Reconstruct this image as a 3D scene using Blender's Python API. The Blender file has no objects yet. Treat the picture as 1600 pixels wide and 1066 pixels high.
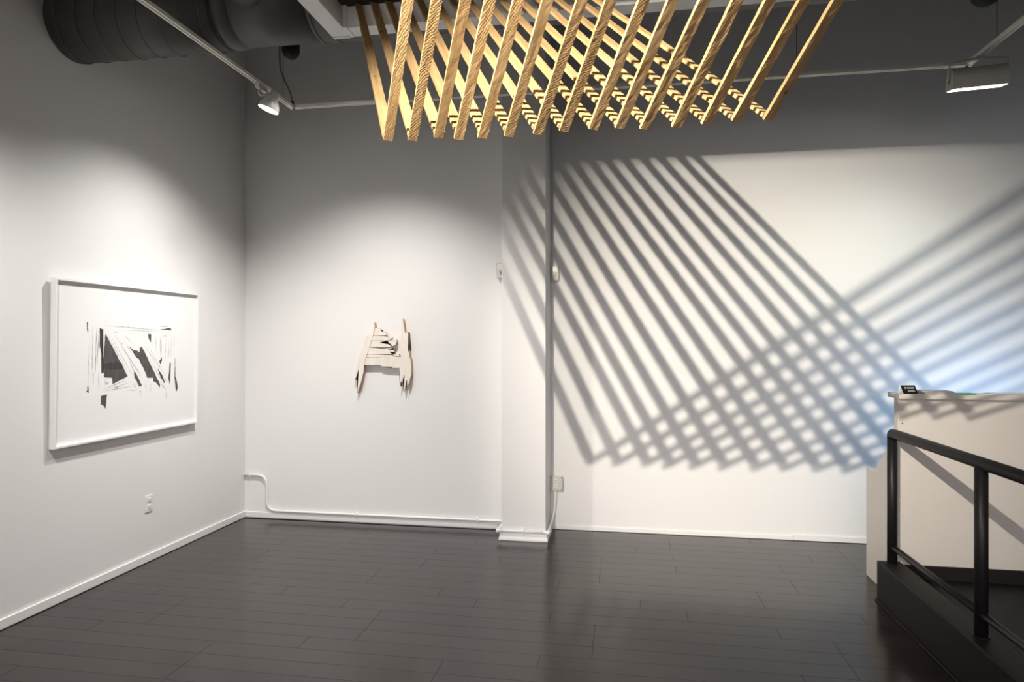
import bpy, bmesh, math, random
from mathutils import Vector, Matrix, noise

random.seed(7)
scene = bpy.context.scene
COL = scene.collection

# ------------------------------------------------------------------ camera
YAW = math.radians(9.5)
cam_d = bpy.data.cameras.new('camera')
cam_d.sensor_width = 36.0
cam_d.lens = 1023.0 / 1600.0 * 36.0
cam_d.shift_y = 2.5 / 1600.0
cam_d.clip_start = 0.02
cam = bpy.data.objects.new('camera', cam_d)
COL.objects.link(cam)
cam.location = (0.0, 0.0, 1.52)
cam.rotation_euler = (math.pi / 2, 0.0, YAW)
scene.camera = cam

# ------------------------------------------------------------------ world and exposure
world = bpy.data.worlds.new('world')
scene.world = world
world.use_nodes = True
world.node_tree.nodes['Background'].inputs[0].default_value = (0.5, 0.5, 0.52, 1)
world.node_tree.nodes['Background'].inputs[1].default_value = 0.02
vs = scene.view_settings
vs.view_transform = 'Standard'
vs.look = 'None'
vs.exposure = -0.08
vs.gamma = 1.0
vs.use_curve_mapping = False


def spot(name, loc, aim, power, angle, blend, color, radius):
    d = bpy.data.lights.new(name, 'SPOT')
    d.energy = power
    d.color = color
    d.spot_size = math.radians(angle)
    d.spot_blend = blend
    d.shadow_soft_size = radius
    o = bpy.data.objects.new(name, d)
    COL.objects.link(o)
    o.location = loc
    o.rotation_euler = (Vector(aim) - Vector(loc)).to_track_quat('-Z', 'Y').to_euler()
    return o


# the gallery's spot lamps: one through the slats, one on the wooden relief, one near the left wall; the front-wall one is added fill
spot('spot_through_slats', (-0.952, -0.02, 3.033), (1.15, 5.32, 1.2), 1400, 49.5, 1.0, (1.0, 0.925, 0.80), 0.014)
spot('spot_on_relief', (-1.75, 3.77, 3.38), (-1.98, 4.80, 0.3), 265, 102, 1.0, (1.0, 0.965, 0.92), 0.04)
spot('fill_spot_front_wall', (-1.0, -2.3, 3.1), (-1.0, -3.5, 1.4), 480, 120, 1.0, (1.0, 0.965, 0.92), 0.05)  # added out of view, bounces fill light off the front wall
spot('spot_near_left_wall', (-2.3, 1.9, 3.05), (-2.98, 2.2, 0.4), 200, 126, 1.0, (1.0, 0.975, 0.945), 0.05)

# soft fill light added behind the camera to lift the shadows
wl_d = bpy.data.lights.new('soft_fill_light', 'AREA')
wl_d.shape = 'RECTANGLE'
wl_d.size = 4.4
wl_d.size_y = 2.0
wl_d.energy = 62
wl_d.spread = math.radians(62)
wl_d.color = (1.0, 0.93, 0.94)
wl = bpy.data.objects.new('soft_fill_light', wl_d)
COL.objects.link(wl)
wl.location = (0.4, -3.55, 1.55)
wl.rotation_euler = (math.radians(90 - 20), 0, 0)

# ------------------------------------------------------------------ helpers


def tag(o, label, cat=None, group=None, kind=None):
    if label:
        o['label'] = label
    if cat:
        o['category'] = cat
    if group:
        o['group'] = group
    if kind:
        o['kind'] = kind
    return o


def thing(name, loc, label, cat, group=None, rot=(0, 0, 0)):
    o = bpy.data.objects.new(name, None)
    o.empty_display_size = 0.1
    COL.objects.link(o)
    o.location = loc
    o.rotation_euler = rot
    return tag(o, label, cat, group)


def fin(name, bm, mat, parent=None, smooth=False, local=False):
    """link a bmesh as one object; world coordinates unless local"""
    if parent is not None and not local:
        off = Vector((0, 0, 0))
        p = parent
        while p is not None:
            off += p.location
            p = p.parent
        bmesh.ops.translate(bm, verts=bm.verts, vec=-off)
    bmesh.ops.recalc_face_normals(bm, faces=bm.faces)
    me = bpy.data.meshes.new(name)
    bm.to_mesh(me)
    bm.free()
    mats = mat if isinstance(mat, (list, tuple)) else [mat]
    for m in mats:
        me.materials.append(m)
    if smooth:
        for p in me.polygons:
            p.use_smooth = True
    o = bpy.data.objects.new(name, me)
    COL.objects.link(o)
    if parent is not None:
        o.parent = parent
    return o


def struct(name, bm, mat, label=None):
    o = fin(name, bm, mat)
    o['kind'] = 'structure'
    if label:
        o['label'] = label
    return o


def box(bm, x0, x1, y0, y1, z0, z1, bev=0.0):
    m = Matrix.Translation(((x0 + x1) / 2, (y0 + y1) / 2, (z0 + z1) / 2)) @ Matrix.Diagonal((abs(x1 - x0), abs(y1 - y0), abs(z1 - z0), 1))
    r = bmesh.ops.create_cube(bm, size=1.0, matrix=m)
    if bev > 0:
        es = set()
        for v in r['verts']:
            es.update(v.link_edges)
        bmesh.ops.bevel(bm, geom=list(es), offset=bev, segments=2, affect='EDGES', profile=0.5)
    return bm


def bx(*a, **k):
    return box(bmesh.new(), *a, **k)


def tube(bm, pts, r, seg=12, caps=True):
    pts = [Vector(p) for p in pts]
    rad = r if isinstance(r, (list, tuple)) else [r] * len(pts)
    up = None
    rings = []
    for i, p in enumerate(pts):
        a = pts[max(i - 1, 0)]
        b = pts[min(i + 1, len(pts) - 1)]
        t = (b - a).normalized()
        if up is None:
            ref = Vector((0, 0, 1)) if abs(t.z) < 0.9 else Vector((1, 0, 0))
            n = t.cross(ref).normalized()
        else:
            n = (up - t * up.dot(t)).normalized()
        up = n
        bn = t.cross(n)
        rings.append([bm.verts.new(p + (n * math.cos(2 * math.pi * k / seg) + bn * math.sin(2 * math.pi * k / seg)) * rad[i]) for k in range(seg)])
    for a, b in zip(rings, rings[1:]):
        for k in range(seg):
            bm.faces.new((a[k], a[(k + 1) % seg], b[(k + 1) % seg], b[k]))
    if caps:
        bm.faces.new(rings[0])
        bm.faces.new(rings[-1])
    return bm


def fillet(pts, r, n=6):
    """round the inner corners of a polyline"""
    pts = [Vector(p) for p in pts]
    out = [pts[0]]
    for a, b, c in zip(pts, pts[1:], pts[2:]):
        d1 = (a - b)
        d2 = (c - b)
        rr = min(r, d1.length * 0.49, d2.length * 0.49)
        p0 = b + d1.normalized() * rr
        p1 = b + d2.normalized() * rr
        for k in range(n + 1):
            t = k / n
            out.append(p0 * (1 - t) ** 2 + b * 2 * t * (1 - t) + p1 * t * t)
    out.append(pts[-1])
    return out


def prism(bm, pts, d0, d1, place):
    """outline in 2D, extruded from depth d0 to d1; place(a, b, d) gives the 3D point"""
    f = [bm.verts.new(place(a, b, d1)) for a, b in pts]
    g = [bm.verts.new(place(a, b, d0)) for a, b in pts]
    n = len(pts)
    ff = bm.faces.new(f)
    gg = bm.faces.new(g[::-1])
    side = []
    for i in range(n):
        side.append(bm.faces.new((f[i], g[i], g[(i + 1) % n], f[(i + 1) % n])))
    for s in side:
        s.material_index = 1
    bmesh.ops.triangulate(bm, faces=[ff, gg], ngon_method='EAR_CLIP')
    return bm


# ------------------------------------------------------------------ materials


def nodes_of(name):
    m = bpy.data.materials.new(name)
    m.use_nodes = True
    nt = m.node_tree
    return m, nt, nt.nodes['Principled BSDF']


def N(nt, typ, **kw):
    n = nt.nodes.new(typ)
    for k, v in kw.items():
        if k in n.inputs:
            n.inputs[k].default_value = v
        else:
            setattr(n, k, v)
    return n


def paint(name, col, rough=0.6, var=0.04, scale=3.0, bump=0.02, bscale=220.0, spec=0.3, metal=0.0):
    m, nt, b = nodes_of(name)
    L = nt.links.new
    tc = N(nt, 'ShaderNodeTexCoord')
    nz = N(nt, 'ShaderNodeTexNoise', Scale=scale, Detail=4.0)
    L(tc.outputs['Object'], nz.inputs['Vector'])
    mx = N(nt, 'ShaderNodeMix', data_type='RGBA')
    mx.inputs['A'].default_value = tuple(c * (1 - var) for c in col) + (1,)
    mx.inputs['B'].default_value = tuple(min(1, c * (1 + var)) for c in col) + (1,)
    L(nz.outputs['Fac'], mx.inputs['Factor'])
    L(mx.outputs['Result'], b.inputs['Base Color'])
    b.inputs['Roughness'].default_value = rough
    b.inputs['Specular IOR Level'].default_value = spec
    b.inputs['Metallic'].default_value = metal
    if bump:
        n2 = N(nt, 'ShaderNodeTexNoise', Scale=bscale, Detail=2.0)
        L(tc.outputs['Object'], n2.inputs['Vector'])
        bp = N(nt, 'ShaderNodeBump', Strength=bump, Distance=0.002)
        L(n2.outputs['Fac'], bp.inputs['Height'])
        L(bp.outputs['Normal'], b.inputs['Normal'])
    return m


def glow(name, col, strength):
    m, nt, b = nodes_of(name)
    b.inputs['Base Color'].default_value = (0.8, 0.8, 0.8, 1)
    b.inputs['Emission Color'].default_value = tuple(col) + (1,)
    b.inputs['Emission Strength'].default_value = strength
    return m


def plank_mat(name):
    m, nt, b = nodes_of(name)
    L = nt.links.new
    tc = N(nt, 'ShaderNodeTexCoord')
    oi = N(nt, 'ShaderNodeObjectInfo')
    mp = N(nt, 'ShaderNodeMapping')
    mp.inputs['Scale'].default_value = (2.0, 40.0, 10.0)
    L(tc.outputs['Object'], mp.inputs['Vector'])
    nz = N(nt, 'ShaderNodeTexNoise', Scale=1.5, Detail=6.0)
    L(mp.outputs['Vector'], nz.inputs['Vector'])
    mx = N(nt, 'ShaderNodeMix', data_type='RGBA')
    mx.inputs['A'].default_value = (0.0135, 0.0085, 0.0085, 1)
    mx.inputs['B'].default_value = (0.023, 0.0145, 0.0143, 1)
    L(nz.outputs['Fac'], mx.inputs['Factor'])
    mul = N(nt, 'ShaderNodeMapRange')
    mul.inputs['To Min'].default_value = 0.8
    mul.inputs['To Max'].default_value = 1.25
    L(oi.outputs['Random'], mul.inputs['Value'])
    hsv = N(nt, 'ShaderNodeHueSaturation')
    L(mul.outputs['Result'], hsv.inputs['Value'])
    L(mx.outputs['Result'], hsv.inputs['Color'])
    L(hsv.outputs['Color'], b.inputs['Base Color'])
    big = N(nt, 'ShaderNodeTexNoise', Scale=2.2, Detail=5.0)
    L(tc.outputs['Object'], big.inputs['Vector'])
    rr = N(nt, 'ShaderNodeMapRange')
    rr.inputs['To Min'].default_value = 0.17
    rr.inputs['To Max'].default_value = 0.25
    L(big.outputs['Fac'], rr.inputs['Value'])
    L(rr.outputs['Result'], b.inputs['Roughness'])
    b.inputs['Specular IOR Level'].default_value = 0.55
    bp = N(nt, 'ShaderNodeBump', Strength=0.06, Distance=0.001)
    L(nz.outputs['Fac'], bp.inputs['Height'])
    L(bp.outputs['Normal'], b.inputs['Normal'])
    return m


def sawn_mat(name):
    m, nt, b = nodes_of(name)
    L = nt.links.new
    tc = N(nt, 'ShaderNodeTexCoord')
    oi = N(nt, 'ShaderNodeObjectInfo')
    off = N(nt, 'ShaderNodeVectorMath', operation='SCALE')
    off.inputs[0].default_value = (3.1, 7.7, 5.3)
    L(oi.outputs['Random'], off.inputs['Scale'])
    add = N(nt, 'ShaderNodeVectorMath', operation='ADD')
    L(tc.outputs['Object'], add.inputs[0])
    L(off.outputs['Vector'], add.inputs[1])
    # grain along the slat (local x)
    mp = N(nt, 'ShaderNodeMapping')
    mp.inputs['Scale'].default_value = (5.0, 70.0, 70.0)
    L(add.outputs['Vector'], mp.inputs['Vector'])
    gr = N(nt, 'ShaderNodeTexNoise', Scale=1.0, Detail=6.0)
    L(mp.outputs['Vector'], gr.inputs['Vector'])
    ramp = N(nt, 'ShaderNodeValToRGB')
    ramp.color_ramp.elements[0].position = 0.28
    ramp.color_ramp.elements[0].color = (0.38, 0.225, 0.095, 1)
    ramp.color_ramp.elements[1].position = 0.72
    ramp.color_ramp.elements[1].color = (0.54, 0.37, 0.185, 1)
    L(gr.outputs['Fac'], ramp.inputs['Fac'])
    hue = N(nt, 'ShaderNodeHueSaturation')
    mr = N(nt, 'ShaderNodeMapRange')
    mr.inputs['To Min'].default_value = 0.80
    mr.inputs['To Max'].default_value = 1.14
    L(oi.outputs['Random'], mr.inputs['Value'])
    L(mr.outputs['Result'], hue.inputs['Value'])
    L(ramp.outputs['Color'], hue.inputs['Color'])
    # knots
    kn = N(nt, 'ShaderNodeTexVoronoi', Scale=6.0)
    L(add.outputs['Vector'], kn.inputs['Vector'])
    km = N(nt, 'ShaderNodeMapRange')
    km.inputs['From Min'].default_value = 0.02
    km.inputs['From Max'].default_value = 0.06
    L(kn.outputs['Distance'], km.inputs['Value'])
    kx = N(nt, 'ShaderNodeMix', data_type='RGBA')
    kx.inputs['A'].default_value = (0.12, 0.05, 0.018, 1)
    L(km.outputs['Result'], kx.inputs['Factor'])
    L(hue.outputs['Color'], kx.inputs['B'])
    L(kx.outputs['Result'], b.inputs['Base Color'])
    b.inputs['Roughness'].default_value = 0.75
    b.inputs['Specular IOR Level'].default_value = 0.2
    # saw marks: slanted waves broken up by noise
    rot = N(nt, 'ShaderNodeMapping')
    ra = N(nt, 'ShaderNodeMapRange')
    ra.inputs['To Min'].default_value = math.radians(35)
    ra.inputs['To Max'].default_value = math.radians(68)
    L(oi.outputs['Random'], ra.inputs['Value'])
    rc = N(nt, 'ShaderNodeCombineXYZ')
    L(ra.outputs['Result'], rc.inputs['Z'])
    L(rc.outputs['Vector'], rot.inputs['Rotation'])
    L(add.outputs['Vector'], rot.inputs['Vector'])
    wv = N(nt, 'ShaderNodeTexWave', Scale=46.0, Distortion=7.0, Detail=2.0)
    wv.inputs['Detail Scale'].default_value = 1.6
    L(rot.outputs['Vector'], wv.inputs['Vector'])
    nz = N(nt, 'ShaderNodeTexNoise', Scale=230.0, Detail=5.0)
    nz.inputs['Roughness'].default_value = 0.7
    L(add.outputs['Vector'], nz.inputs['Vector'])
    amp = N(nt, 'ShaderNodeTexNoise', Scale=2.6, Detail=2.0)
    L(add.outputs['Vector'], amp.inputs['Vector'])
    wm = N(nt, 'ShaderNodeMath', operation='MULTIPLY')
    L(wv.outputs['Fac'], wm.inputs[0])
    am = N(nt, 'ShaderNodeMapRange')
    am.inputs['From Min'].default_value = 0.36
    am.inputs['From Max'].default_value = 0.66
    L(amp.outputs['Fac'], am.inputs['Value'])
    L(am.outputs['Result'], wm.inputs[1])
    sm = N(nt, 'ShaderNodeMath', operation='ADD')
    L(wm.outputs['Value'], sm.inputs[0])
    L(nz.outputs['Fac'], sm.inputs[1])
    bp = N(nt, 'ShaderNodeBump', Strength=0.42, Distance=0.0012)
    L(sm.outputs['Value'], bp.inputs['Height'])
    L(bp.outputs['Normal'], b.inputs['Normal'])
    return m


def streak_mat(name, c0, c1, scale, rough=0.7):
    m, nt, b = nodes_of(name)
    L = nt.links.new
    tc = N(nt, 'ShaderNodeTexCoord')
    mp = N(nt, 'ShaderNodeMapping')
    mp.inputs['Scale'].default_value = scale
    L(tc.outputs['Object'], mp.inputs['Vector'])
    nz = N(nt, 'ShaderNodeTexNoise', Scale=1.0, Detail=5.0)
    L(mp.outputs['Vector'], nz.inputs['Vector'])
    mx = N(nt, 'ShaderNodeMix', data_type='RGBA')
    mx.inputs['A'].default_value = c0 + (1,)
    mx.inputs['B'].default_value = c1 + (1,)
    mr = N(nt, 'ShaderNodeMapRange')
    mr.inputs['From Min'].default_value = 0.3
    mr.inputs['From Max'].default_value = 0.7
    L(nz.outputs['Fac'], mr.inputs['Value'])
    L(mr.outputs['Result'], mx.inputs['Factor'])
    L(mx.outputs['Result'], b.inputs['Base Color'])
    b.inputs['Roughness'].default_value = rough
    return m


M_WALL = paint('white_wall_paint', (0.80, 0.79, 0.775), 0.55, 0.015, 1.4, 0.10, 90.0, 0.3)
M_TRIM = paint('white_trim_paint', (0.82, 0.815, 0.80), 0.4, 0.02, 6.0, 0.03, 120.0, 0.4)
M_CEIL = paint('charcoal_ceiling_paint', (0.075, 0.073, 0.071), 0.8, 0.1, 3.0, 0.05, 60.0, 0.2)
M_DUCT = paint('charcoal_duct_paint', (0.10, 0.096, 0.092), 0.5, 0.10, 4.0, 0.02, 80.0, 0.4)
M_PLANK = plank_mat('dark_stained_floorboard')
M_GAP = paint('floor_joint_black', (0.012, 0.01, 0.01), 0.6, 0.05)  # slab colour seen in the gaps between boards
M_SAWN = sawn_mat('rough_sawn_pine')
M_FRAME = paint('white_lacquer_frame', (0.84, 0.835, 0.82), 0.35, 0.01, 5.0, 0.0, 1.0, 0.4)
M_PAPER = paint('print_paper', (0.86, 0.855, 0.845), 0.8, 0.01, 8.0, 0.02, 400.0, 0.1)
M_INK = streak_mat('dark_ink', (0.055, 0.047, 0.048), (0.11, 0.10, 0.10), (60, 60, 14))
M_INK2 = streak_mat('black_ink', (0.030, 0.026, 0.027), (0.06, 0.054, 0.055), (60, 60, 14))
M_STREAK = streak_mat('dry_brush_grey', (0.80, 0.79, 0.78), (0.36, 0.35, 0.35), (90, 90, 26))
M_BLEACH = streak_mat('bleached_wood', (0.82, 0.77, 0.70), (0.76, 0.69, 0.60), (30, 30, 8))
M_EDGE = streak_mat('raw_wood_edge', (0.62, 0.42, 0.26), (0.50, 0.33, 0.21), (60, 60, 60))
M_TRACK = paint('cream_track_enamel', (0.84, 0.81, 0.74), 0.4, 0.02, 8.0, 0.0, 1.0, 0.5)
M_SLOT = paint('black_track_slot', (0.02, 0.02, 0.02), 0.6, 0.05)
M_HEAD = paint('white_lamp_enamel', (0.72, 0.71, 0.68), 0.35, 0.02, 8.0, 0.0, 1.0, 0.5)
M_WASH = paint('grey_flood_enamel', (0.46, 0.44, 0.40), 0.4, 0.03, 8.0, 0.0, 1.0, 0.5)
M_CABLE = paint('dark_steel_cable', (0.06, 0.058, 0.055), 0.4, 0.05, 8.0, 0.0, 1.0, 0.5)
M_CORD = paint('grey_power_cord', (0.22, 0.21, 0.20), 0.5, 0.05)
M_CANOPY = paint('black_canopy', (0.016, 0.016, 0.016), 0.6, 0.05)
M_BLACK = paint('black_rail_enamel', (0.010, 0.009, 0.0095), 0.45, 0.15, 14.0, 0.08, 160.0, 0.25)
M_CURB = paint('black_painted_curb', (0.011, 0.009, 0.0095), 0.55, 0.25, 12.0, 0.10, 120.0, 0.22)
M_DESK = paint('off_white_desk_paint', (0.60, 0.56, 0.52), 0.5, 0.03, 3.0, 0.04, 60.0, 0.3)
M_PLATE = paint('white_plastic', (0.80, 0.79, 0.76), 0.35, 0.01, 6.0, 0.0, 1.0, 0.5)
M_METALB = paint('painted_metal_box', (0.62, 0.60, 0.56), 0.4, 0.05, 20.0, 0.05, 100.0, 0.5)
M_HOLE = paint('socket_hole', (0.03, 0.03, 0.03), 0.7, 0.05)
M_SENS = paint('beige_sensor_plastic', (0.60, 0.57, 0.52), 0.4, 0.03)
M_SENSD = paint('dark_sensor_window', (0.06, 0.05, 0.045), 0.3, 0.05)
M_LENS = glow('lit_spot_lens', (1.0, 0.96, 0.88), 14.0)
M_FLOOD = glow('lit_flood_lens', (0.93, 1.0, 0.90), 12.0)
M_SCREEN = glow('lit_blue_screen', (0.22, 0.52, 1.0), 8.5)
M_MAG = paint('grey_magazine_cover', (0.34, 0.32, 0.30), 0.4, 0.2, 20.0)
M_PAGES = paint('magazine_pages', (0.62, 0.58, 0.54), 0.8, 0.1, 60.0)
M_GREEN = paint('green_leaflet', (0.05, 0.42, 0.20), 0.5, 0.1, 20.0)
M_SHEET = paint('white_sheet', (0.80, 0.82, 0.82), 0.7, 0.02)
M_CARD = paint('black_card', (0.012, 0.012, 0.014), 0.5, 0.05)
M_LETTER = paint('pale_lettering', (0.75, 0.74, 0.66), 0.6, 0.02)

# outlines of the splintered boards, ink patches and dry-brush streaks (metres)
RELIEF = {
    'LL': [(-0.078, 0.407), (-0.073, 0.369), (-0.085, 0.314), (-0.109, 0.242), (-0.13, 0.177), (-0.156, 0.105), (-0.168, 0.052), (-0.171, -0.0), (-0.195, -0.092), (-0.227, -0.184), (-0.232, -0.181), (-0.223, -0.106), (-0.22, -0.04), (-0.214, 0.026), (-0.234, -0.04), (-0.249, -0.073), (-0.256, -0.047), (-0.244, -0.007), (-0.223, 0.078), (-0.199, 0.157), (-0.175, 0.222), (-0.156, 0.281), (-0.13, 0.301), (-0.102, 0.327), (-0.089, 0.366)],
    'RL': [(0.169, 0.437), (0.177, 0.411), (0.187, 0.333), (0.197, 0.312), (0.201, 0.328), (0.216, 0.327), (0.215, 0.274), (0.216, 0.21), (0.219, 0.158), (0.228, 0.174), (0.23, 0.119), (0.238, 0.1), (0.244, 0.029), (0.241, -0.023), (0.23, -0.075), (0.211, -0.127), (0.207, -0.075), (0.201, -0.069), (0.187, -0.16), (0.18, -0.153), (0.187, -0.017), (0.17, -0.069), (0.169, -0.095), (0.153, -0.082), (0.149, -0.125), (0.142, -0.121), (0.147, -0.037), (0.143, 0.028), (0.155, 0.067), (0.154, 0.158), (0.158, 0.287), (0.162, 0.385)],
    'B1': [(-0.164, 0.116), (0.157, 0.119), (0.158, 0.064), (0.145, 0.03), (0.079, 0.029), (0.075, 0.039), (-0.02, 0.041), (-0.021, 0.053), (-0.171, 0.052)],
    'B2': [(-0.156, 0.143), (0.075, 0.135), (0.136, 0.145), (0.14, 0.125), (0.075, 0.126), (0.157, 0.119), (-0.164, 0.118)],
    'B3': [(-0.144, 0.203), (-0.006, 0.187), (0.089, 0.197), (0.097, 0.184), (0.035, 0.182), (0.096, 0.177), (0.097, 0.163), (0.048, 0.164), (0.075, 0.144), (-0.156, 0.144)],
    'B4': [(-0.123, 0.254), (0.035, 0.257), (0.113, 0.265), (0.116, 0.249), (0.106, 0.223), (0.075, 0.21), (0.058, 0.236), (-0.041, 0.241), (0.048, 0.226), (0.069, 0.206), (-0.006, 0.203), (-0.14, 0.204)],
    'B5': [(-0.109, 0.298), (0.007, 0.294), (0.038, 0.288), (0.075, 0.284), (0.069, 0.268), (0.035, 0.258), (-0.123, 0.255)],
    'B6': [(-0.082, 0.366), (-0.034, 0.356), (-0.017, 0.346), (-0.027, 0.343), (-0.006, 0.327), (0.014, 0.327), (0.031, 0.307), (0.007, 0.301), (-0.109, 0.299), (-0.092, 0.337)],
}
INK=[
    [(-0.252, 0.669), (-0.059, 0.39), (-0.189, 0.345), (-0.194, 0.386), (-0.259, 0.393), (-0.269, 0.475), (-0.259, 0.611)] ,
    [(-0.269, 0.479), (-0.198, 0.485), (-0.116, 0.483), (-0.092, 0.44), (-0.198, 0.438), (-0.265, 0.445)] ,
    [(-0.299, 0.705), (-0.271, 0.696), (-0.278, 0.631), (-0.28, 0.543), (-0.259, 0.482), (-0.265, 0.421), (-0.282, 0.42), (-0.284, 0.53), (-0.299, 0.611)] ,
    [(-0.4, 0.736), (-0.392, 0.736), (-0.389, 0.674), (-0.398, 0.69)] ,
    [(-0.284, 0.278), (-0.234, 0.284), (-0.238, 0.235), (-0.245, 0.193), (-0.265, 0.22), (-0.283, 0.222)] ,
    [(-0.049, 0.586), (-0.01, 0.561), (0.02, 0.56), (0.06, 0.538), (0.05, 0.582), (0.07, 0.582), (0.25, 0.317), (0.248, 0.294), (0.206, 0.335), (0.182, 0.34), (0.179, 0.367), (0.121, 0.37), (0.101, 0.411), (0.039, 0.502), (0.02, 0.509), (-0.01, 0.543)] ,
    [(-0.005, 0.423), (0.015, 0.408), (0.072, 0.321), (0.05, 0.311), (-0.0, 0.383)] ,
    [(0.121, 0.672), (0.155, 0.671), (0.153, 0.611), (0.13, 0.641)] ,
    [(0.244, 0.706), (0.351, 0.719), (0.36, 0.701), (0.317, 0.702)] ,
    [(0.349, 0.471), (0.358, 0.466), (0.353, 0.307), (0.334, 0.355)] ,
    [(0.403, 0.505), (0.409, 0.366), (0.427, 0.326), (0.439, 0.281), (0.421, 0.249), (0.411, 0.287), (0.4, 0.367)] ,
    [(0.263, 0.511), (0.266, 0.488), (0.252, 0.458), (0.237, 0.478)] ,
    [(0.222, 0.433), (0.272, 0.381), (0.303, 0.325), (0.294, 0.322), (0.25, 0.374)] ,
    [(-0.392, 0.341), (-0.381, 0.344), (-0.378, 0.304), (-0.396, 0.312), (-0.386, 0.317)] ,
]
STREAK= [(-0.379, 0.697, -0.381, 0.327, 0.0036), (-0.354, 0.724, -0.354, 0.365, 0.006), (-0.325, 0.712, -0.329, 0.404, 0.0072), (-0.308, 0.699, -0.316, 0.43, 0.0048), (-0.342, 0.431, -0.346, 0.338, 0.006), (-0.304, 0.429, -0.299, 0.308, 0.0048), (-0.265, 0.699, -0.059, 0.418, 0.0036), (-0.225, 0.68, 0.02, 0.342, 0.0036), (-0.185, 0.673, 0.06, 0.384, 0.0048), (-0.134, 0.611, 0.101, 0.345, 0.0036), (-0.087, 0.611, -0.02, 0.532, 0.0048), (-0.059, 0.511, 0.02, 0.386, 0.0048), (-0.189, 0.684, -0.148, 0.674, 0.006), (-0.106, 0.667, -0.02, 0.611, 0.0036), (-0.269, 0.723, 0.163, 0.705, 0.0036), (-0.225, 0.714, 0.339, 0.7, 0.0036), (-0.171, 0.698, 0.362, 0.685, 0.0036), (0.239, 0.725, 0.339, 0.729, 0.006), (0.07, 0.611, 0.272, 0.404, 0.0036), (0.101, 0.618, 0.339, 0.331, 0.0036), (0.153, 0.484, 0.305, 0.294, 0.0048), (0.185, 0.453, 0.351, 0.307, 0.0036), (0.239, 0.337, 0.317, 0.27, 0.006), (0.163, 0.663, 0.163, 0.604, 0.0036), (0.201, 0.664, 0.206, 0.543, 0.0048), (0.244, 0.664, 0.25, 0.504, 0.0072), (0.261, 0.634, 0.259, 0.527, 0.0048), (0.305, 0.665, 0.294, 0.434, 0.0036), (0.339, 0.634, 0.328, 0.464, 0.0048), (0.391, 0.69, 0.391, 0.501, 0.0036), (0.368, 0.674, 0.353, 0.494, 0.0048), (0.289, 0.663, 0.308, 0.653, 0.0108), (0.266, 0.663, 0.281, 0.651, 0.0096), (-0.273, 0.313, -0.059, 0.369, 0.0048), (-0.269, 0.306, -0.0, 0.322, 0.0048), (-0.225, 0.313, -0.02, 0.352, 0.0036), (-0.068, 0.302, 0.02, 0.288, 0.0048), (-0.189, 0.32, -0.116, 0.326, 0.0048), (-0.234, 0.365, -0.234, 0.344, 0.0168), (-0.252, 0.386, -0.247, 0.331, 0.006), (0.06, 0.296, 0.065, 0.237, 0.0036), (0.153, 0.342, 0.155, 0.259, 0.0036), (0.314, 0.27, 0.314, 0.209, 0.0048), (0.101, 0.338, 0.121, 0.269, 0.0036), (-0.259, 0.754, -0.259, 0.747, 0.0024), (-0.02, 0.352, 0.029, 0.291, 0.0048), (0.05, 0.286, 0.06, 0.278, 0.0144), (-0.302, 0.611, -0.302, 0.571, 0.0108), (-0.116, 0.611, -0.104, 0.6, 0.0072)]

# ------------------------------------------------------------------ the room
XL, XR, YB, YR, YF, ZC = -3.24, 4.6, 5.25, 5.322, -3.6, 4.3
struct('wall_left', bx(XL - 0.15, XL, YF - 0.15, YB + 0.25, -0.1, ZC), M_WALL, 'white left wall that carries the framed print')
struct('wall_back', bx(XL, -0.75, YB, YB + 0.25, -0.1, ZC), M_WALL, 'white back wall between the left corner and the column')
struct('wall_back_recess', bx(-0.75, XR, YR, YR + 0.178, -0.1, ZC), M_WALL, 'white back wall right of the column, striped with slat shadows')
struct('wall_right', bx(XR, XR + 0.15, YF - 0.15, YB + 0.25, -0.1, ZC), M_WALL)
struct('wall_front', bx(XL, XR, YF - 0.15, YF, -0.1, ZC), M_WALL)
wb = bmesh.new()
for x0_, x1_, z0_, z1_ in ((-2.0, 2.8, 0.40, 0.46), (-2.0, 2.8, 2.64, 2.70), (-2.0, -1.94, 0.46, 2.64), (2.74, 2.8, 0.46, 2.64), (0.37, 0.43, 0.46, 2.64)):
    box(wb, x0_, x1_, YF, YF + 0.03, z0_, z1_)
struct('fill_light_frame', wb, M_TRIM, 'unseen window frame added around the fill light behind the camera')  # added to go with the fill light; the front wall has no opening
struct('ceiling', bx(XL - 0.15, XR + 0.15, YF - 0.15, YB + 0.25, ZC, ZC + 0.1), M_CEIL)
struct('baseboard_left', bx(XL, XL + 0.013, YF, YB, 0.003, 0.056, bev=0.003), M_TRIM)
struct('baseboard_back', bx(XL + 0.013, -0.914, YB - 0.013, YB, 0.003, 0.05, bev=0.003), M_TRIM)
struct('baseboard_right', bx(-0.571, 1.30, YR - 0.008, YR, 0.003, 0.036, bev=0.002), M_TRIM)
struct('trim_1', bx(1.302, 2.6, YR - 0.012, YR, 0.003, 0.046, bev=0.002), M_TRIM)

floor = struct('floor', bx(XL - 0.15, XR + 0.15, YF - 0.15, YB + 0.25, -0.1, -0.005), M_GAP, 'dark stained wooden floor of long boards')
PW, GAP = 0.127, 0.0017
plank_cache = {}


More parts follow.
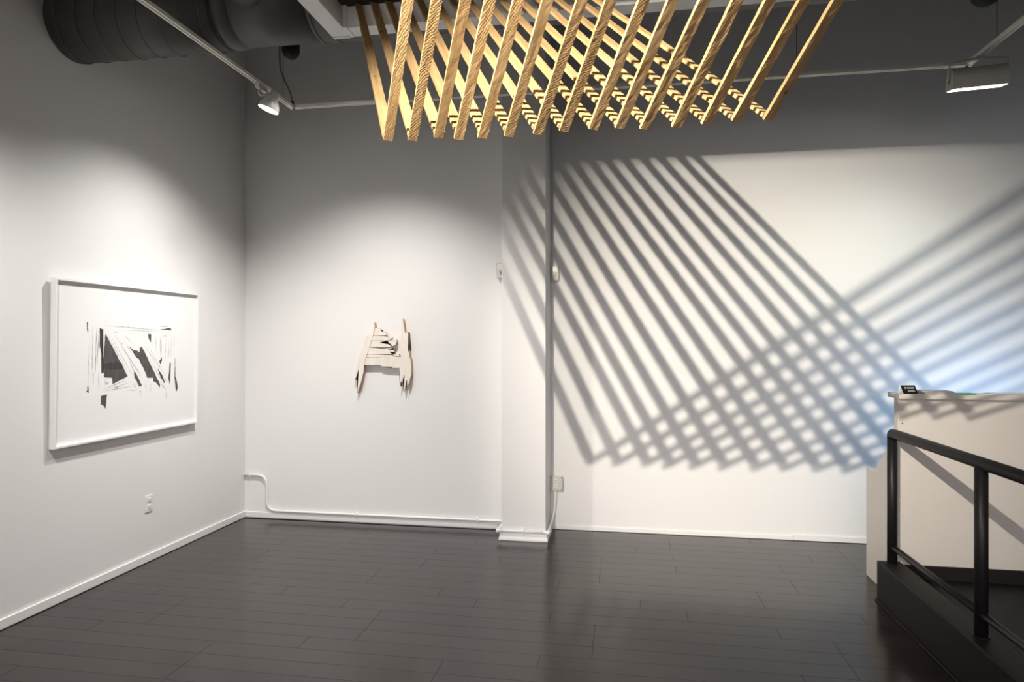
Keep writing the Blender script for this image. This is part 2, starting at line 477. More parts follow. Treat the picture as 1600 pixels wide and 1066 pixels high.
def plank_mesh(length):
    key = round(length, 3)
    if key not in plank_cache:
        bm = bmesh.new()
        h = PW / 2 - GAP / 2
        l = length - GAP
        vs_ = []
        for (e, z) in ((0, -0.0052), (0, 0.0)):
            vs_.append([bm.verts.new((x, y, z)) for x, y in ((e, -h + e), (l - e, -h + e), (l - e, h - e), (e, h - e))])
        for a, b in zip(vs_, vs_[1:]):
            for k in range(4):
                bm.faces.new((a[k], a[(k + 1) % 4], b[(k + 1) % 4], b[k]))
        bm.faces.new(vs_[-1])
        bmesh.ops.recalc_face_normals(bm, faces=bm.faces)
        me = bpy.data.meshes.new('plank')
        bm.to_mesh(me)
        bm.free()
        me.materials.append(M_PLANK)
        plank_cache[key] = me
    return plank_cache[key]


rnd = random.Random(21)
row = 0
y = YR - PW / 2
while y > -0.75:
    x_end = 1.485 if y < 4.24 else 3.0
    x_start = XL if y < YB else -0.93
    x = x_start
    first = True
    while x < x_end - 0.02:
        ln = rnd.choice((0.45, 0.7, 0.95, 1.2)) if first else 1.2
        first = False
        if x + ln > x_end - 0.15:
            ln = x_end - x
        o = bpy.data.objects.new('plank', plank_mesh(ln))
        COL.objects.link(o)
        o.parent = floor
        o.location = (x, y, 0.0)
        x += ln
    y -= PW
    row += 1

# ------------------------------------------------------------------ column
colm = thing('column', (-0.7425, 5.15, 0.0), 'square white column standing in front of the back wall', 'column')
fin('shaft', bx(-0.914, -0.571, 4.97, YR, 0.05, ZC, bev=0.004), M_WALL, colm)
bm = bmesh.new()
lv = []
for (z, e) in ((0.002, 0.026), (0.014, 0.026), (0.034, 0.018), (0.05, 0.018), (0.068, 0.006), (0.075, 0.002)):
    lv.append([bm.verts.new(p) for p in ((-0.914 - e * 0.7, 4.97 - e, z), (-0.571 + e * 0.7, 4.97 - e, z), (-0.571 + e * 0.7, YR, z), (-0.914 - e * 0.7, YR, z))])
for a, b in zip(lv, lv[1:]):
    for k in range(4):
        bm.faces.new((a[k], a[(k + 1) % 4], b[(k + 1) % 4], b[k]))
bm.faces.new(lv[0])
bm.faces.new(lv[-1])
fin('plinth', bm, M_TRIM, colm)

# ------------------------------------------------------------------ platform with its curb
plat = thing('platform', (2.0, 2.0, 0.0), 'low black platform with a raised curb below the handrail', 'platform')
fin('deck', bx(1.612, XR - 0.002, YF + 0.002, 4.168, 0.0, 0.1375), M_CURB, plat)
fin('curb', bx(1.485, 1.615, -1.6, 4.168, 0.0, 0.235, bev=0.006), M_CURB, plat)
fin('base_strip', bx(1.474, 1.486, -1.6, 4.165, 0.0, 0.012, bev=0.003), M_CURB, plat)

# ------------------------------------------------------------------ reception counter
desk = thing('reception_counter', (1.583, 4.17, 0.0), 'off-white reception counter standing behind the black handrail', 'counter')
fin('knee_wall', bx(1.602, 3.8, 4.17, 4.228, 0.14, 1.189, bev=0.002), M_DESK, desk)
bm = bmesh.new()
top = [(4.172, 0.99), (4.228, 0.98), (4.272, 0.88), (4.35, 0.81), (4.43, 0.742), (4.472, 0.699), (4.61, 0.705)]
gr = [[[bm.verts.new((xx, yy, zz)) for zz in (0.002, zt)] for yy, zt in top] for xx in (1.580, 1.601)]
for k in range(len(top) - 1):
    for g in gr:
        bm.faces.new((g[k][0], g[k + 1][0], g[k + 1][1], g[k][1]))
    for m_ in (0, 1):
        bm.faces.new((gr[0][k][m_], gr[0][k + 1][m_], gr[1][k + 1][m_], gr[1][k][m_]))
for k in (0, len(top) - 1):
    bm.faces.new((gr[0][k][0], gr[0][k][1], gr[1][k][1], gr[1][k][0]))
fin('side_panel', bm, [M_DESK, M_DESK], desk)
fin('worktop', bx(1.602, 3.8, 4.23, 4.612, 0.668, 0.70, bev=0.003), M_DESK, desk)
fin('counter_top', bx(1.598, 3.85, 4.14, 4.312, 1.19, 1.219, bev=0.002), M_DESK, desk)
fin('toe_kick', bx(1.618, 3.8, 4.155, 4.17, 0.138, 0.2175, bev=0.002), M_CURB, desk)
bm = bmesh.new()
tube(bm, [(1.626, 4.1705, 1.045), (1.626, 4.1685, 1.045)], 0.004, 10)
fin('screw_head', bm, M_HOLE, desk)

mon = thing('computer_monitor', (2.55, 4.53, 0.70), 'computer screen behind the counter whose blue glow tints the wall', 'monitor')
fin('stand_base', bx(2.45, 2.65, 4.46, 4.59, 0.70, 0.712, bev=0.004), M_CARD, mon)
fin('stand_neck', bx(2.52, 2.58, 4.475, 4.49, 0.71, 0.86, bev=0.004), M_CARD, mon)
fin('casing', bx(2.24, 2.86, 4.49, 4.53, 0.80, 1.19, bev=0.006), M_CARD, mon)
fin('screen', bx(2.255, 2.845, 4.529, 4.533, 0.815, 1.175), M_SCREEN, mon)

# things lying on the counter top
ZT = 1.219
sg = thing('counter_sign', (1.668, 4.20, ZT), 'small black tent card with two lines of pale lettering on the counter', 'sign', rot=(0, 0, math.radians(16)))
bm = bmesh.new()
prism(bm, [(-0.024, 0.0), (0.024, 0.0), (0.012, 0.048), (0.004, 0.048)], -0.046, 0.046, lambda a, b, d: Vector((d, a, b)))
fin('card_stand', bm, [M_SHEET, M_SHEET], sg, local=True)


def on_card(a, b, e):
    # a across, b up the slanted front, e proud of it
    k = 0.028 / 0.048
    return Vector((a, -0.024 + k * b - e, b))


def card_quad(bm, a0, a1, b0, b1, e):
    vs_ = [bm.verts.new(on_card(a, b, ee)) for ee in (e, e - 0.0012) for a, b in ((a0, b0), (a1, b0), (a1, b1), (a0, b1))]
    bm.faces.new(vs_[:4])
    bm.faces.new(vs_[7:3:-1])
    for k in range(4):
        bm.faces.new((vs_[k], vs_[4 + k], vs_[4 + (k + 1) % 4], vs_[(k + 1) % 4]))


bm = bmesh.new()
card_quad(bm, -0.046, 0.046, 0.0005, 0.048, 0.0012)
fin('card_face', bm, M_CARD, sg, local=True)
bm = bmesh.new()
a = -0.026
for w in (0.010, 0.0, 0.007, 0.008, 0.008, 0.007, 0.008):
    if w:
        card_quad(bm, a, a + w, 0.028, 0.039, 0.0018)
    a += w + 0.0015 if w else 0.004
a = -0.012
for w in (0.010, 0.008, 0.006, 0.006, 0.008):
    card_quad(bm, a, a + w, 0.011, 0.022, 0.0018)
    a += w + 0.0015
fin('lettering', bm, M_LETTER, sg, local=True)


def magazine(label, x, y, z, w, d, h, rz, cover):
    t = thing('magazine', (x, y, z), label, 'magazine', 'magazines stacked on the counter', rot=(0, 0, math.radians(rz)))
    fin('pages', bx(-w / 2 + 0.002, w / 2 - 0.002, -d / 2 + 0.002, d / 2 - 0.002, 0.0008, h - 0.0008), M_PAGES, t, local=True)
    b_ = bx(-w / 2, w / 2, -d / 2, d / 2, 0.0, 0.0008)
    box(b_, -w / 2, w / 2, -d / 2, d / 2, h - 0.0008, h)
    box(b_, -w / 2, -w / 2 + 0.001, -d / 2, d / 2, 0.0, h)
    fin('cover', b_, cover, t, local=True)


magazine('grey magazine at the bottom of the stack beside the black tent card', 1.825, 4.228, ZT, 0.17, 0.14, 0.010, 2, M_MAG)
magazine('grey magazine on top of the stack, turned slightly towards the black tent card', 1.818, 4.226, ZT + 0.0101, 0.17, 0.14, 0.008, -5, M_MAG)
gl = thing('leaflet', (1.968, 4.225, ZT), 'thin green leaflet lying beside the grey magazines', 'leaflet', rot=(0, 0, math.radians(4)))
fin('sheet', bx(-0.055, 0.055, -0.06, 0.06, 0.0, 0.003), M_GREEN, gl, local=True)
fin('folded_flap', bx(-0.055, 0.055, -0.06, 0.02, 0.0032, 0.006), M_GREEN, gl, local=True)
for i, (x, yy, rz, lab) in enumerate(((2.11, 4.235, 6, 'white paper sheet nearest to the green leaflet on the counter'),
                                      (2.22, 4.225, -5, 'white paper sheet in the middle of the fanned sheets on the counter'),
                                      (2.33, 4.23, 4, 'white paper sheet furthest right of the fanned sheets on the counter'))):
    b_ = bmesh.new()
    n = 6
    g0 = [[b_.verts.new((-0.1 + 0.2 * i_ / n, -0.07 + 0.14 * j_ / n, 0.0006 + i * 0.0024 + 0.004 * (i_ / n - 0.5) ** 2)) for j_ in range(n + 1)] for i_ in range(n + 1)]
    for i_ in range(n):
        for j_ in range(n):
            b_.faces.new((g0[i_][j_], g0[i_ + 1][j_], g0[i_ + 1][j_ + 1], g0[i_][j_ + 1]))
    r_ = bmesh.ops.extrude_face_region(b_, geom=b_.faces[:])
    bmesh.ops.translate(b_, verts=[v for v in r_['geom'] if isinstance(v, bmesh.types.BMVert)], vec=(0, 0, 0.0016))
    o = fin('paper_sheet', b_, M_SHEET)
    o.location = (x, yy, ZT)
    o.rotation_euler = (0, 0, math.radians(rz))
    tag(o, lab, 'paper', 'sheets of paper on the counter')

# ------------------------------------------------------------------ handrail
hr = thing('handrail', (1.55, 4.115, 0.235), 'black tubular handrail standing on the black curb', 'handrail')
for yy in (4.115, 3.16, 2.2, 1.24):
    bm = tube(bmesh.new(), [(1.55, yy, 0.236), (1.55, yy, 0.985)], 0.0265, 20)
    po = fin('post', bm, M_BLACK, hr, smooth=True)
    for p in po.data.polygons:
        p.use_smooth = len(p.vertices) == 4
    bm = tube(bmesh.new(), [(1.55, yy, 0.2345), (1.55, yy, 0.240)], 0.033, 20)
    fin('weld_foot', bm, M_BLACK, hr)
bm = tube(bmesh.new(), fillet([(1.55, 4.115, 0.96), (1.55, 4.115, 0.993), (1.55, 4.05, 0.993), (1.55, 0.6, 0.993)], 0.03, 8), 0.0272, 20)
fin('top_rail', bm, M_BLACK, hr, smooth=True)
for y0, y1 in ((4.105, 3.17), (3.15, 2.21), (2.19, 1.25)):
    bm = tube(bmesh.new(), [(1.55, y0, 0.335), (1.55, y1, 0.335)], 0.0165, 14)
    fin('lower_rail', bm, M_BLACK, hr, smooth=True)

# ------------------------------------------------------------------ air duct
duct = thing('air_duct', (-3.24, 3.43, 3.41), 'round charcoal spiral air duct running out of the left wall', 'duct')
DY, DZ, DR = 3.43, 3.41, 0.206


def cyl_x(x0, x1, r0, r1=None, seg=48):
    return tube(bmesh.new(), [(x0, DY, DZ), (x1, DY, DZ)], [r0, r1 if r1 else r0], seg)


fin('spiral_pipe', cyl_x(XL, -2.20, DR), M_DUCT, duct, smooth=False)
fin('tee_section', cyl_x(-2.22, -1.66, DR - 0.012), M_DUCT, duct, smooth=False)
fin('plain_pipe', cyl_x(-1.67, XR, DR - 0.006), M_DUCT, duct, smooth=False)
for o in duct.children:
    for p in o.data.polygons:
        p.use_smooth = len(p.vertices) == 4
for xc in (-1.655, -1.565):
    fin('collar', cyl_x(xc - 0.004, xc + 0.004, DR - 0.003), M_DUCT, duct)
fin('reducer', tube(bmesh.new(), [(-2.235, DY, DZ), (-2.20, DY, DZ), (-2.12, DY, DZ)], [DR, DR, DR - 0.011], 48), M_DUCT, duct, smooth=True)
pts = []
turns = int((XL + 2.22) / -0.128)
for k in range(turns * 40 + 30):
    a = 2 * math.pi * k / 40
    xx = XL + 0.01 + 0.128 * k / 40
    if xx > -2.225:
        break
    pts.append((xx, DY + (DR + 0.0005) * math.cos(a), DZ - (DR + 0.0005) * math.sin(a)))
fin('spiral_seam', tube(bmesh.new(), pts, 0.0042, 6), M_DUCT, duct, smooth=True)
bm = tube(bmesh.new(), fillet([(-1.985, DY, DZ + 0.0), (-1.985, DY - 0.42, DZ + 0.24), (-1.985, DY - 0.55, ZC)], 0.2, 6), [0.165] + [0.15] * 8, 36)
fin('branch_pipe', bm, M_DUCT, duct, smooth=True)

# ------------------------------------------------------------------ hanging white frame that carries the slats
FX0, FX1, FY0, FY1, FZ0, FZ1, FW = -1.388, 2.3, -1.3, 3.01, 3.006, 3.108, 0.09
fr = thing('ceiling_frame', (0.4, 0.9, FZ0), 'white box-beam frame hanging below the ceiling around the slats', 'frame')
fin('beam', bx(FX0, FX1, FY1 - FW, FY1, FZ0, FZ1, bev=0.002), M_TRIM, fr)
fin('beam', bx(FX0, FX1, FY0, FY0 + FW, FZ0, FZ1, bev=0.002), M_TRIM, fr)
fin('beam', bx(FX0, FX0 + FW, FY0 + FW, FY1 - FW, FZ0, FZ1, bev=0.002), M_TRIM, fr)
fin('beam', bx(FX1 - FW, FX1, FY0 + FW, FY1 - FW, FZ0, FZ1, bev=0.002), M_TRIM, fr)
fin('light_cutoff_bar', bx(FX0 + FW, FX1 - FW, 0.87, 0.93, 3.0235, FZ1, bev=0.002), M_TRIM, fr)  # unseen bar added to cut off the slat lamp's upper light; slat tops meet it
fin('joint_strip', bx(FX0 + FW + 0.001, FX0 + FW + 0.022, FY1 - FW - 0.012, FY1 + 0.001, FZ0 - 0.003, FZ1 + 0.002, bev=0.002), M_TRIM, fr)
fin('edge_lip', bx(FX0 + 0.004, FX0 + FW, FY1 - 0.012, FY1 + 0.002, FZ0 - 0.004, FZ0 + 0.01, bev=0.001), M_TRIM, fr)
fin('light_block_panel', bx(FX0 + 0.004, FX1 - 0.004, FY0 + 0.004, FY1 - 0.004, FZ1 + 0.001, FZ1 + 0.016), M_CEIL, fr)  # dark panel added to stop lamp light leaking over the beams
for xx, yy in ((FX0 + 0.045, 2.2), (FX1 - 0.045, 2.2), (FX0 + 0.045, -0.8), (FX1 - 0.045, -0.8)):
    fin('hanger_rod', tube(bmesh.new(), [(xx, yy, FZ1 - 0.005), (xx, yy, ZC)], 0.005, 8), M_CABLE, fr)

# ------------------------------------------------------------------ slat sculpture
AX = [-0.700, -0.622, -0.540, -0.475, -0.402, -0.324, -0.239, -0.165, -0.080, -0.003, 0.071, 0.158, 0.236, 0.314, 0.400]
TX = [-1.216, -1.139, -1.067, -0.995, -0.923, -0.850, -0.776, -0.705, -0.631, -0.563, -0.491, -0.416, -0.346, -0.266, -0.203]
FX = [0.557, 0.559, 0.545, 0.547, 0.550, 0.534, 0.544, 0.546, 0.545, 0.532, 0.547, 0.514, 0.515, 0.528, 0.513]
AY, AZ, TY, TZ, FZS = 1.898, 2.143, 2.909, 3.104, 0.917
scu = thing('slat_sculpture', (-0.15, AY, AZ), 'hanging row of V-shaped rough pine slats below the white ceiling frame', 'sculpture')


def slat(p0, p1, width_dir, seed, w=0.028, t=0.0105):
    """one rough sawn batten from p0 to p1; local x runs along it, y across the wide face"""
    p0, p1 = Vector(p0), Vector(p1)
    xd = (p1 - p0).normalized()
    yd = (width_dir - xd * width_dir.dot(xd)).normalized()
    zd = xd.cross(yd)
    ln = (p1 - p0).length
    n = 90
    rr = random.Random(seed)
    bm = bmesh.new()
    ring0 = [(-w / 2, -t / 2), (-w / 6, -t / 2), (w / 6, -t / 2), (w / 2, -t / 2), (w / 2, t / 2), (w / 6, t / 2), (-w / 6, t / 2), (-w / 2, t / 2)]
    rings = []
    for i in range(n + 1):
        x = ln * i / n
        ring = []
        for k, (yy, zz) in enumerate(ring0):
            s = Vector((x * 38 + seed * 9.1, k * 1.7, seed * 3.3))
            a = noise.noise(s) * 0.0011
            b = noise.noise(s + Vector((31, 7, 3))) * 0.0008
            bend = 0.0016 * math.sin(x * 2.2 + seed)
            ring.append(bm.verts.new((x, yy + a + bend, zz + b)))
        rings.append(ring)
    for a, b in zip(rings, rings[1:]):
        for k in range(8):
            bm.faces.new((a[k], a[(k + 1) % 8], b[(k + 1) % 8], b[k]))
    bm.faces.new(rings[0])
    bm.faces.new(rings[-1])
    o = fin('slat', bm, M_SAWN, scu, local=True)
    m = Matrix((xd, yd, zd)).transposed().to_4x4()
    m.translation = p0 - scu.location
    o.matrix_local = m
    return o


ND = Vector((0.884, 0.468, 0.0))
for i in range(15):
    A = Vector((AX[i], AY, AZ))
    T = Vector((TX[i], TY, TZ))
    f = Vector((FX[i], -1.0, FZS))
    jit = random.Random(100 + i).uniform(-0.006, 0.006)
    ub = (T - A).normalized()
    uf = f.normalized()
    slat(A - uf * (0.012 + jit) , A + f * 0.965, ND, i + 1)
    slat(A + ub * 0.004 + Vector((0, 0.006, 0.004)), T, ND, i + 31, w=0.033)

# ------------------------------------------------------------------ lighting track with its cables
TXL, TXR, TYB, TZ0 = -2.3, 2.05, 4.32, 3.2
tr = thing('lighting_track', (0.0, TYB, TZ0), 'cream lighting track hanging in a U below the ceiling', 'track')
HW, HT = 0.0165, 0.021


def channel(axis, a0, a1, c):
    """inverted U profile with a slot below"""
    b = bmesh.new()
    for lo, hi, z0, z1 in ((-HW, -0.0065, -HT, 0.0), (0.0065, HW, -HT, 0.0), (-0.0065, 0.0065, -0.006, 0.0)):
        if axis == 'x':
            box(b, a0, a1, c + lo, c + hi, TZ0 + z0, TZ0 + z1)
        else:
            box(b, c + lo, c + hi, a0, a1, TZ0 + z0, TZ0 + z1)
    return b


fin('rail', channel('x', TXL + 0.06, TXR - 0.06, TYB), M_TRACK, tr)
fin('rail', channel('y', -2.5, TYB - 0.06, TXL), M_TRACK, tr)
fin('rail', channel('y', -2.5, TYB - 0.06, TXR), M_TRACK, tr)
for cx, sx in ((TXL, 1), (TXR, -1)):
    b = bx(cx - HW - 0.001, cx + HW + 0.001, TYB - 0.075, TYB + HW, TZ0 - HT - 0.001, TZ0 + 0.001)
    box(b, min(cx, cx + sx * 0.075), max(cx, cx + sx * 0.075), TYB - HW - 0.001, TYB + HW + 0.001, TZ0 - HT - 0.001, TZ0 + 0.001)
    fin('corner_joint', b, M_TRACK, tr)
for p in ((TXL, 4.19, TZ0), (1.077, TYB, TZ0), (TXR, 4.02, TZ0), (TXL, 1.5, TZ0), (TXR, 1.5, TZ0)):
    fin('suspension_cable', tube(bmesh.new(), [p, (p[0], p[1], ZC)], 0.0022, 6), M_CABLE, tr)
cp = fillet([(-2.41, 4.34, 3.64), (-2.41, 4.34, 3.56), (-2.405, 4.34, 3.47), (-2.36, 4.335, 3.37), (-2.318, 4.33, 3.29), (-2.297, 4.32, 3.20)], 0.05, 5)
fin('power_cord', tube(bmesh.new(), cp, 0.006, 10), M_CORD, tr, smooth=True)
fin('cord_plug', tube(bmesh.new(), [(-2.297, 4.32, 3.196), (-2.301, 4.322, 3.232)], 0.010, 10), M_CABLE, tr)
for x, yy, zb, rc, lab in ((-2.335, 4.36, 3.548, 0.062, 'black round canopy peeking out below the charcoal air duct'),
                       (2.127, 4.28, 3.512, 0.085, 'black round canopy above the grey flood lamp')):
    cn = thing('ceiling_canopy', (x, yy, ZC), lab, 'canopy', 'black round canopies above the track corners')
    prf = [(rc * math.sin(k * math.pi / 16), zb + rc * (1 - math.cos(k * math.pi / 16))) for k in range(9)] + [(rc, zb + 0.16), (0.05, zb + 0.19), (0.02, zb + 0.2)]
    b = tube(bmesh.new(), [(x, yy, z + 0.0001 * k) for k, (r, z) in enumerate(prf)], [max(r, 0.002) for r, z in prf], 28)
    fin('can', b, M_CANOPY, cn, smooth=True)
    fin('stem', tube(bmesh.new(), [(x, yy, zb + 0.19), (x, yy, ZC)], 0.014, 10), M_CANOPY, cn)

# ------------------------------------------------------------------ spot lamp on the left leg of the track
LC = Vector((-2.273, 3.95, 3.04))
LA = Vector((-0.33, -0.10, -0.94)).normalized()
sl = thing('spot_lamp', (TXL, 3.93, TZ0), 'white spot lamp glowing on the left leg of the track', 'lamp')
fin('adapter', bx(TXL - 0.014, TXL + 0.014, 3.86, 3.97, TZ0 - 0.047, TZ0 - HT - 0.001, bev=0.003), M_HEAD, sl)
prf = [(0.0, 0.064), (-0.012, 0.066), (-0.03, 0.062), (-0.06, 0.046), (-0.085, 0.034), (-0.12, 0.030), (-0.13, 0.02)]
b = tube(bmesh.new(), [LC + LA * d for d, r in prf], [r for d, r in prf], 28, caps=False)
fin('housing', b, M_HEAD, sl, smooth=True)
b = tube(bmesh.new(), [LC + LA * -0.004, LC + LA * -0.001], 0.062, 28)
fin('lens', b, M_LENS, sl)
hb = LC - LA * 0.10
b = tube(bmesh.new(), fillet([(TXL, 3.90, TZ0 - 0.045), (TXL, 3.88, TZ0 - 0.075), (TXL + 0.01, 3.885, 3.11), hb + Vector((0.0, -0.028, 0.0))], 0.02, 5), 0.008, 10)
fin('arm', b, M_HEAD, sl, smooth=True)
spot('spot_lamp_light', LC + LA * 0.012, (-3.0, 3.85, 0.6), 138, 126, 1.0, (1.0, 0.975, 0.94), 0.045)

# ------------------------------------------------------------------ flood lamp at the right corner
FC = Vector((2.04, 4.2, 3.055))
fl = thing('flood_lamp', FC, 'grey half-round flood lamp glowing at the right corner of the track', 'lamp', rot=(math.radians(13), 0, math.radians(-9)))
b = bmesh.new()
arc = [(-0.068, -0.052), (-0.07, 0.0)] + [(-0.07 * math.cos(t * math.pi / 10), 0.068 * math.sin(t * math.pi / 10)) for t in range(1, 10)] + [(0.07, 0.0), (0.068, -0.052)]
inner = [(yy * 0.94, (z * 0.94 if z > -0.05 else z)) for yy, z in arc]
prism(b, arc + inner[::-1], -0.132, 0.132, lambda a, c, d: Vector((d, a, c)))
fin('housing', b, [M_WASH, M_WASH], fl, local=True)
for s in (-1, 1):
    b = bmesh.new()
    prism(b, arc, s * 0.132, s * 0.139, lambda a, c, d: Vector((d, a, c)))
    fin('end_cap', b, [M_WASH, M_WASH], fl, local=True)
fin('lens', bx(-0.131, 0.131, -0.0635, 0.0635, -0.0535, -0.050), M_FLOOD, fl, local=True)
yk = fillet([(-0.146, 0, -0.012), (-0.146, 0, 0.098), (-0.02, 0, 0.112), (0.02, 0, 0.112), (0.146, 0, 0.098), (0.146, 0, -0.012)], 0.025, 5)
fin('yoke', tube(bmesh.new(), yk, 0.0055, 8), M_WASH, fl, smooth=True, local=True)
for s in (-1, 1):
    fin('yoke_knob', tube(bmesh.new(), [(s * 0.138, 0, -0.012), (s * 0.156, 0, -0.012)], 0.013, 12), M_WASH, fl, local=True)
b = bx(-0.022, 0.022, -0.03, 0.03, 0.104, 0.122, bev=0.003)
fin('adapter', b, M_WASH, fl, local=True)
spot('flood_lamp_light', FC + Vector((0, 0.018, -0.07)), (1.6, YR, 0.5), 34, 116, 1.0, (0.90, 1.0, 0.90), 0.06)

# ------------------------------------------------------------------ framed print on the left wall
pic = thing('framed_print', (XL + 0.004, 3.9025, 0.908), 'large white framed print of dark brush strokes on the left wall', 'picture', rot=(0, 0.0152, 0))
PH, PHW, PD, PF = 0.985, 0.6425, 0.035, 0.0125
for a0, a1, b0, b1 in ((-PHW, -PHW + PF, 0, PH), (PHW - PF, PHW, 0, PH), (-PHW + PF, PHW - PF, 0, PF), (-PHW + PF, PHW - PF, PH - PF, PH)):
    fin('frame_bar', bx(0.0, PD, a0, a1, b0, b1, bev=0.0008), M_FRAME, pic, local=True)
fin('paper', bx(0.004, 0.015, -PHW + PF, PHW - PF, PF, PH - PF), M_PAPER, pic, local=True)


def on_paper(a, b, d):
    return Vector((d, a, b))


def ragged(pl, step, amp, seed):
    rr = random.Random(seed)
    out = []
    for (a0, b0), (a1, b1) in zip(pl, pl[1:] + pl[:1]):
        n = max(1, int(math.hypot(a1 - a0, b1 - b0) / step))
        for k in range(n):
            t = k / n
            j = 0.0 if k == 0 else 1.0
            out.append((a0 + (a1 - a0) * t + j * rr.uniform(-amp, amp), b0 + (b1 - b0) * t + j * rr.uniform(-amp, amp) * 0.6))
    return out


for k, pl in enumerate(INK):
    b = bmesh.new()
    pl = ragged(pl, 0.012, 0.0018, k)
    e = 0.0006 if k == 1 else 0.0003
    prism(b, pl, 0.0148, 0.015 + e, on_paper)
    mm = M_INK2 if k in (1, 2, 5) and k != 5 else M_INK
    fin('ink_patch', b, [mm, mm], pic, local=True)
b = bmesh.new()
for (a0, b0, a1, b1, w) in STREAK:
    d = Vector((a1 - a0, b1 - b0))
    nrm = Vector((-d.y, d.x)).normalized() * w * 1.5
    q = [(a0, b0), ((a0 * 2 + a1) / 3 + nrm.x * 0.5, (b0 * 2 + b1) / 3 + nrm.y * 0.5), ((a0 + 2 * a1) / 3 + nrm.x * 0.4, (b0 + 2 * b1) / 3 + nrm.y * 0.4), (a1, b1), ((a0 + a1) / 2 - nrm.x * 0.5, (b0 + b1) / 2 - nrm.y * 0.5)]
    prism(b, q, 0.0148, 0.01518, on_paper)
o = fin('dry_brush_streaks', b, [M_STREAK, M_STREAK], pic, local=True)
o['kind'] = 'stuff'

# ------------------------------------------------------------------ wooden relief on the back wall
rel = thing('wood_relief', (-1.958, YB, 1.28), 'small relief of pale splintered boards hung on the back wall', 'relief')
DEP = {'LL': (0.001, 0.050), 'RL': (0.001, 0.052), 'B1': (0.015, 0.046), 'B2': (0.015, 0.0445), 'B3': (0.015, 0.047), 'B4': (0.015, 0.0435), 'B5': (0.015, 0.046), 'B6': (0.015, 0.043)}
for k, pl in RELIEF.items():
    b = bmesh.new()
    prism(b, pl, DEP[k][0], DEP[k][1], lambda a, c, d: Vector((a, -d, c)))
    fin('board', b, [M_BLEACH, M_EDGE], rel, local=True)

# ------------------------------------------------------------------ electrics
wo = thing('wall_outlet', (XL, 4.067, 0.33), 'white duplex outlet low on the left wall below the framed print', 'outlet')
fin('cover_plate', bx(XL, XL + 0.006, 4.032, 4.102, 0.345, 0.46, bev=0.002), M_PLATE, wo)
for zc in (0.377, 0.428):
    s = fin('socket', bx(XL + 0.005, XL + 0.009, 4.050, 4.084, zc - 0.015, zc + 0.015, bev=0.002), M_PLATE, wo)
    for dy in (-0.007, 0.007):
        fin('slot', bx(XL + 0.0085, XL + 0.0094, 4.067 + dy - 0.0012, 4.067 + dy + 0.0012, zc - 0.003, zc + 0.006), M_HOLE, s)
    fin('earth_hole', tube(bmesh.new(), [(XL + 0.0085, 4.067, zc - 0.009), (XL + 0.0094, 4.067, zc - 0.009)], 0.0026, 8), M_HOLE, s)

eb = thing('outlet_box', (-0.524, YR, 0.323), 'square metal outlet box on the wall right of the column foot', 'outlet')
fin('box_body', bx(-0.572, -0.472, YR - 0.040, YR, 0.328, 0.436, bev=0.004), M_METALB, eb)
fin('cover_plate', bx(-0.576, -0.468, YR - 0.044, YR - 0.040, 0.324, 0.440, bev=0.003), M_METALB, eb)
for zc in (0.362, 0.402):
    s = fin('socket', bx(-0.541, -0.507, YR - 0.0475, YR - 0.043, zc - 0.015, zc + 0.015, bev=0.002), M_PLATE, eb)
    for dx in (-0.007, 0.007):
        fin('slot', bx(-0.524 + dx - 0.0015, -0.524 + dx + 0.0015, YR - 0.0485, YR - 0.047, zc - 0.002, zc + 0.007), M_HOLE, s)
    fin('earth_hole', tube(bmesh.new(), [(-0.524, YR - 0.0485, zc - 0.008), (-0.524, YR - 0.047, zc - 0.008)], 0.003, 8), M_HOLE, s)
for sx, sz in ((-0.567, 0.333), (-0.477, 0.333), (-0.567, 0.431), (-0.477, 0.431)):
    fin('corner_screw', tube(bmesh.new(), [(sx, YR - 0.046, sz), (sx, YR - 0.0435, sz)], 0.0045, 8), M_HOLE, eb)


def sensor(name, label, x0, x1, y_wall, z0, z1, group):
    t = thing(name, ((x0 + x1) / 2, y_wall, z0), label, 'sensor', group)
    b = bmesh.new()
    c = (x0 + x1) / 2
    h = (x1 - x0) / 2
    out = [(c - h * 0.86, z0), (c + h * 0.86, z0), (c + h, z0 + 0.05), (c + h, z1), (c - h, z1), (c - h, z0 + 0.05)]
    prism(b, out, 0.0, 0.040, lambda a, q, d: Vector((a, y_wall - d, q)))
    bmesh.ops.bevel(b, geom=[e for e in b.edges if e.calc_face_angle(0) > 0.5], offset=0.004, segments=2, affect='EDGES')
    fin('casing', b, [M_SENS, M_SENS], t)
    zs = z0 + (z1 - z0) * 0.58
    fin('upper_cover', bx(c - h * 0.72, c + h * 0.72, y_wall - 0.045, y_wall - 0.039, zs, z1 - 0.008, bev=0.002), M_PLATE, t)
    fin('window', bx(c + h * 0.05, c + h * 0.25, y_wall - 0.0415, y_wall - 0.0395, z0 + 0.032, z0 + 0.055), M_SENSD, t)
    return t


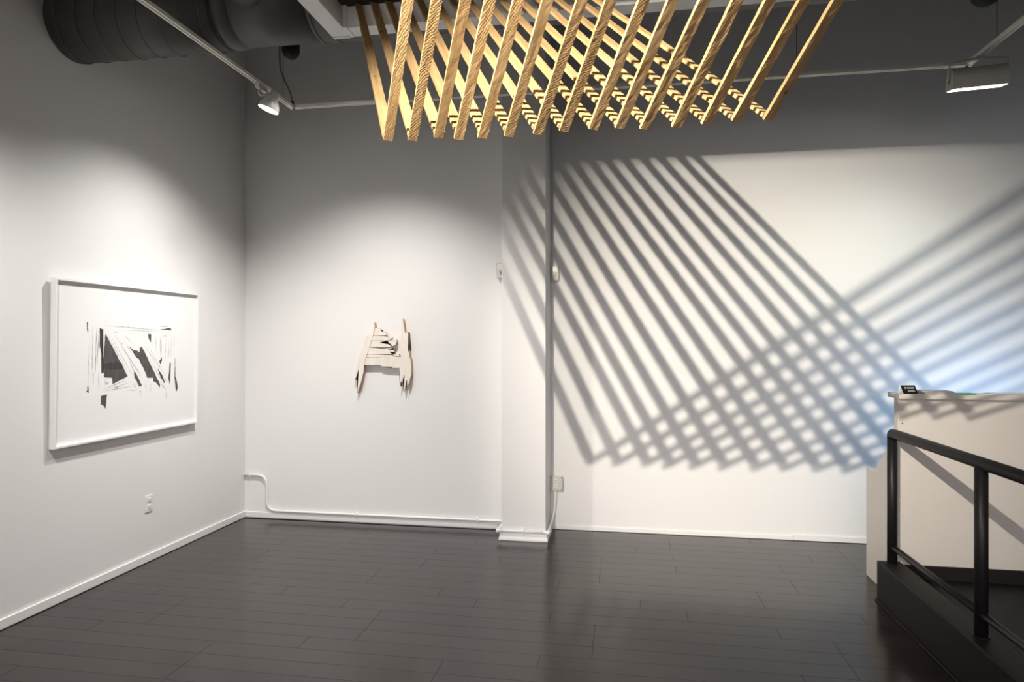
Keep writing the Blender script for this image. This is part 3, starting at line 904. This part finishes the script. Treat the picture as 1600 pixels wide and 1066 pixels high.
sensor('wall_sensor', 'small beige wall sensor in the corner on the right side of the column', -0.566, -0.500, YR, 2.02, 2.143, 'sensors beside the column')
sensor('wall_sensor', 'small pale wall sensor half hidden by the left edge of the column', -1.002, -0.936, YB, 2.04, 2.165, 'sensors beside the column')

cd = thing('conduit', (-2.0, YB, 0.06), 'white painted conduit along the foot of the back wall and around the column', 'conduit')
RC = 0.0105
CY = YB - 0.015
path = fillet([(XL + 0.001, CY, 0.373), (-3.03, CY, 0.373), (-3.022, CY, 0.069), (-2.6, CY, 0.067), (-1.05, CY, 0.068), (-0.945, CY - 0.01, 0.071), (-0.938, 5.16, 0.072), (-0.938, 4.966, 0.074)], 0.085, 10)
fin('pipe', tube(bmesh.new(), path, RC, 12), M_TRIM, cd, smooth=True)
fin('pipe', tube(bmesh.new(), [(-0.938, 4.956, 0.074), (-0.553, 4.956, 0.074)], RC, 12), M_TRIM, cd, smooth=True)
path = fillet([(-0.552, 4.958, 0.074), (-0.553, 5.18, 0.078), (-0.545, 5.295, 0.12), (-0.530, 5.300, 0.21), (-0.528, 5.300, 0.33)], 0.05, 8)
fin('pipe', tube(bmesh.new(), path, RC, 12), M_TRIM, cd, smooth=True)
for xx in (-0.938, -0.551):
    b = bmesh.new()
    bmesh.ops.create_uvsphere(b, u_segments=16, v_segments=10, radius=0.0175, matrix=Matrix.Translation((xx, 4.954, 0.073)))
    s = 1 if xx < -0.7 else -1
    tube(b, [(xx, 4.956, 0.074), (xx + s * 0.032, 4.956, 0.074)], 0.0145, 12)
    tube(b, [(xx, 4.956, 0.074), (xx, 4.99, 0.074)], 0.0145, 12)
    fin('elbow_fitting', b, M_TRIM, cd, smooth=True)
for p, wall in (((-3.18, CY, 0.373), 'v'), ((-2.2, CY, 0.067), 'v'), ((-1.16, CY, 0.068), 'v'), ((-0.742, 4.956, 0.074), 'v')):
    x, yy, z = p
    b = bx(x - 0.007, x + 0.007, yy - RC - 0.002, yy + 0.014, z - RC - 0.002, z + RC + 0.002, bev=0.002)
    box(b, x - 0.007, x + 0.007, yy + 0.006, yy + 0.0135, z + RC, z + RC + 0.018)
    fin('strap', b, M_TRIM, cd)
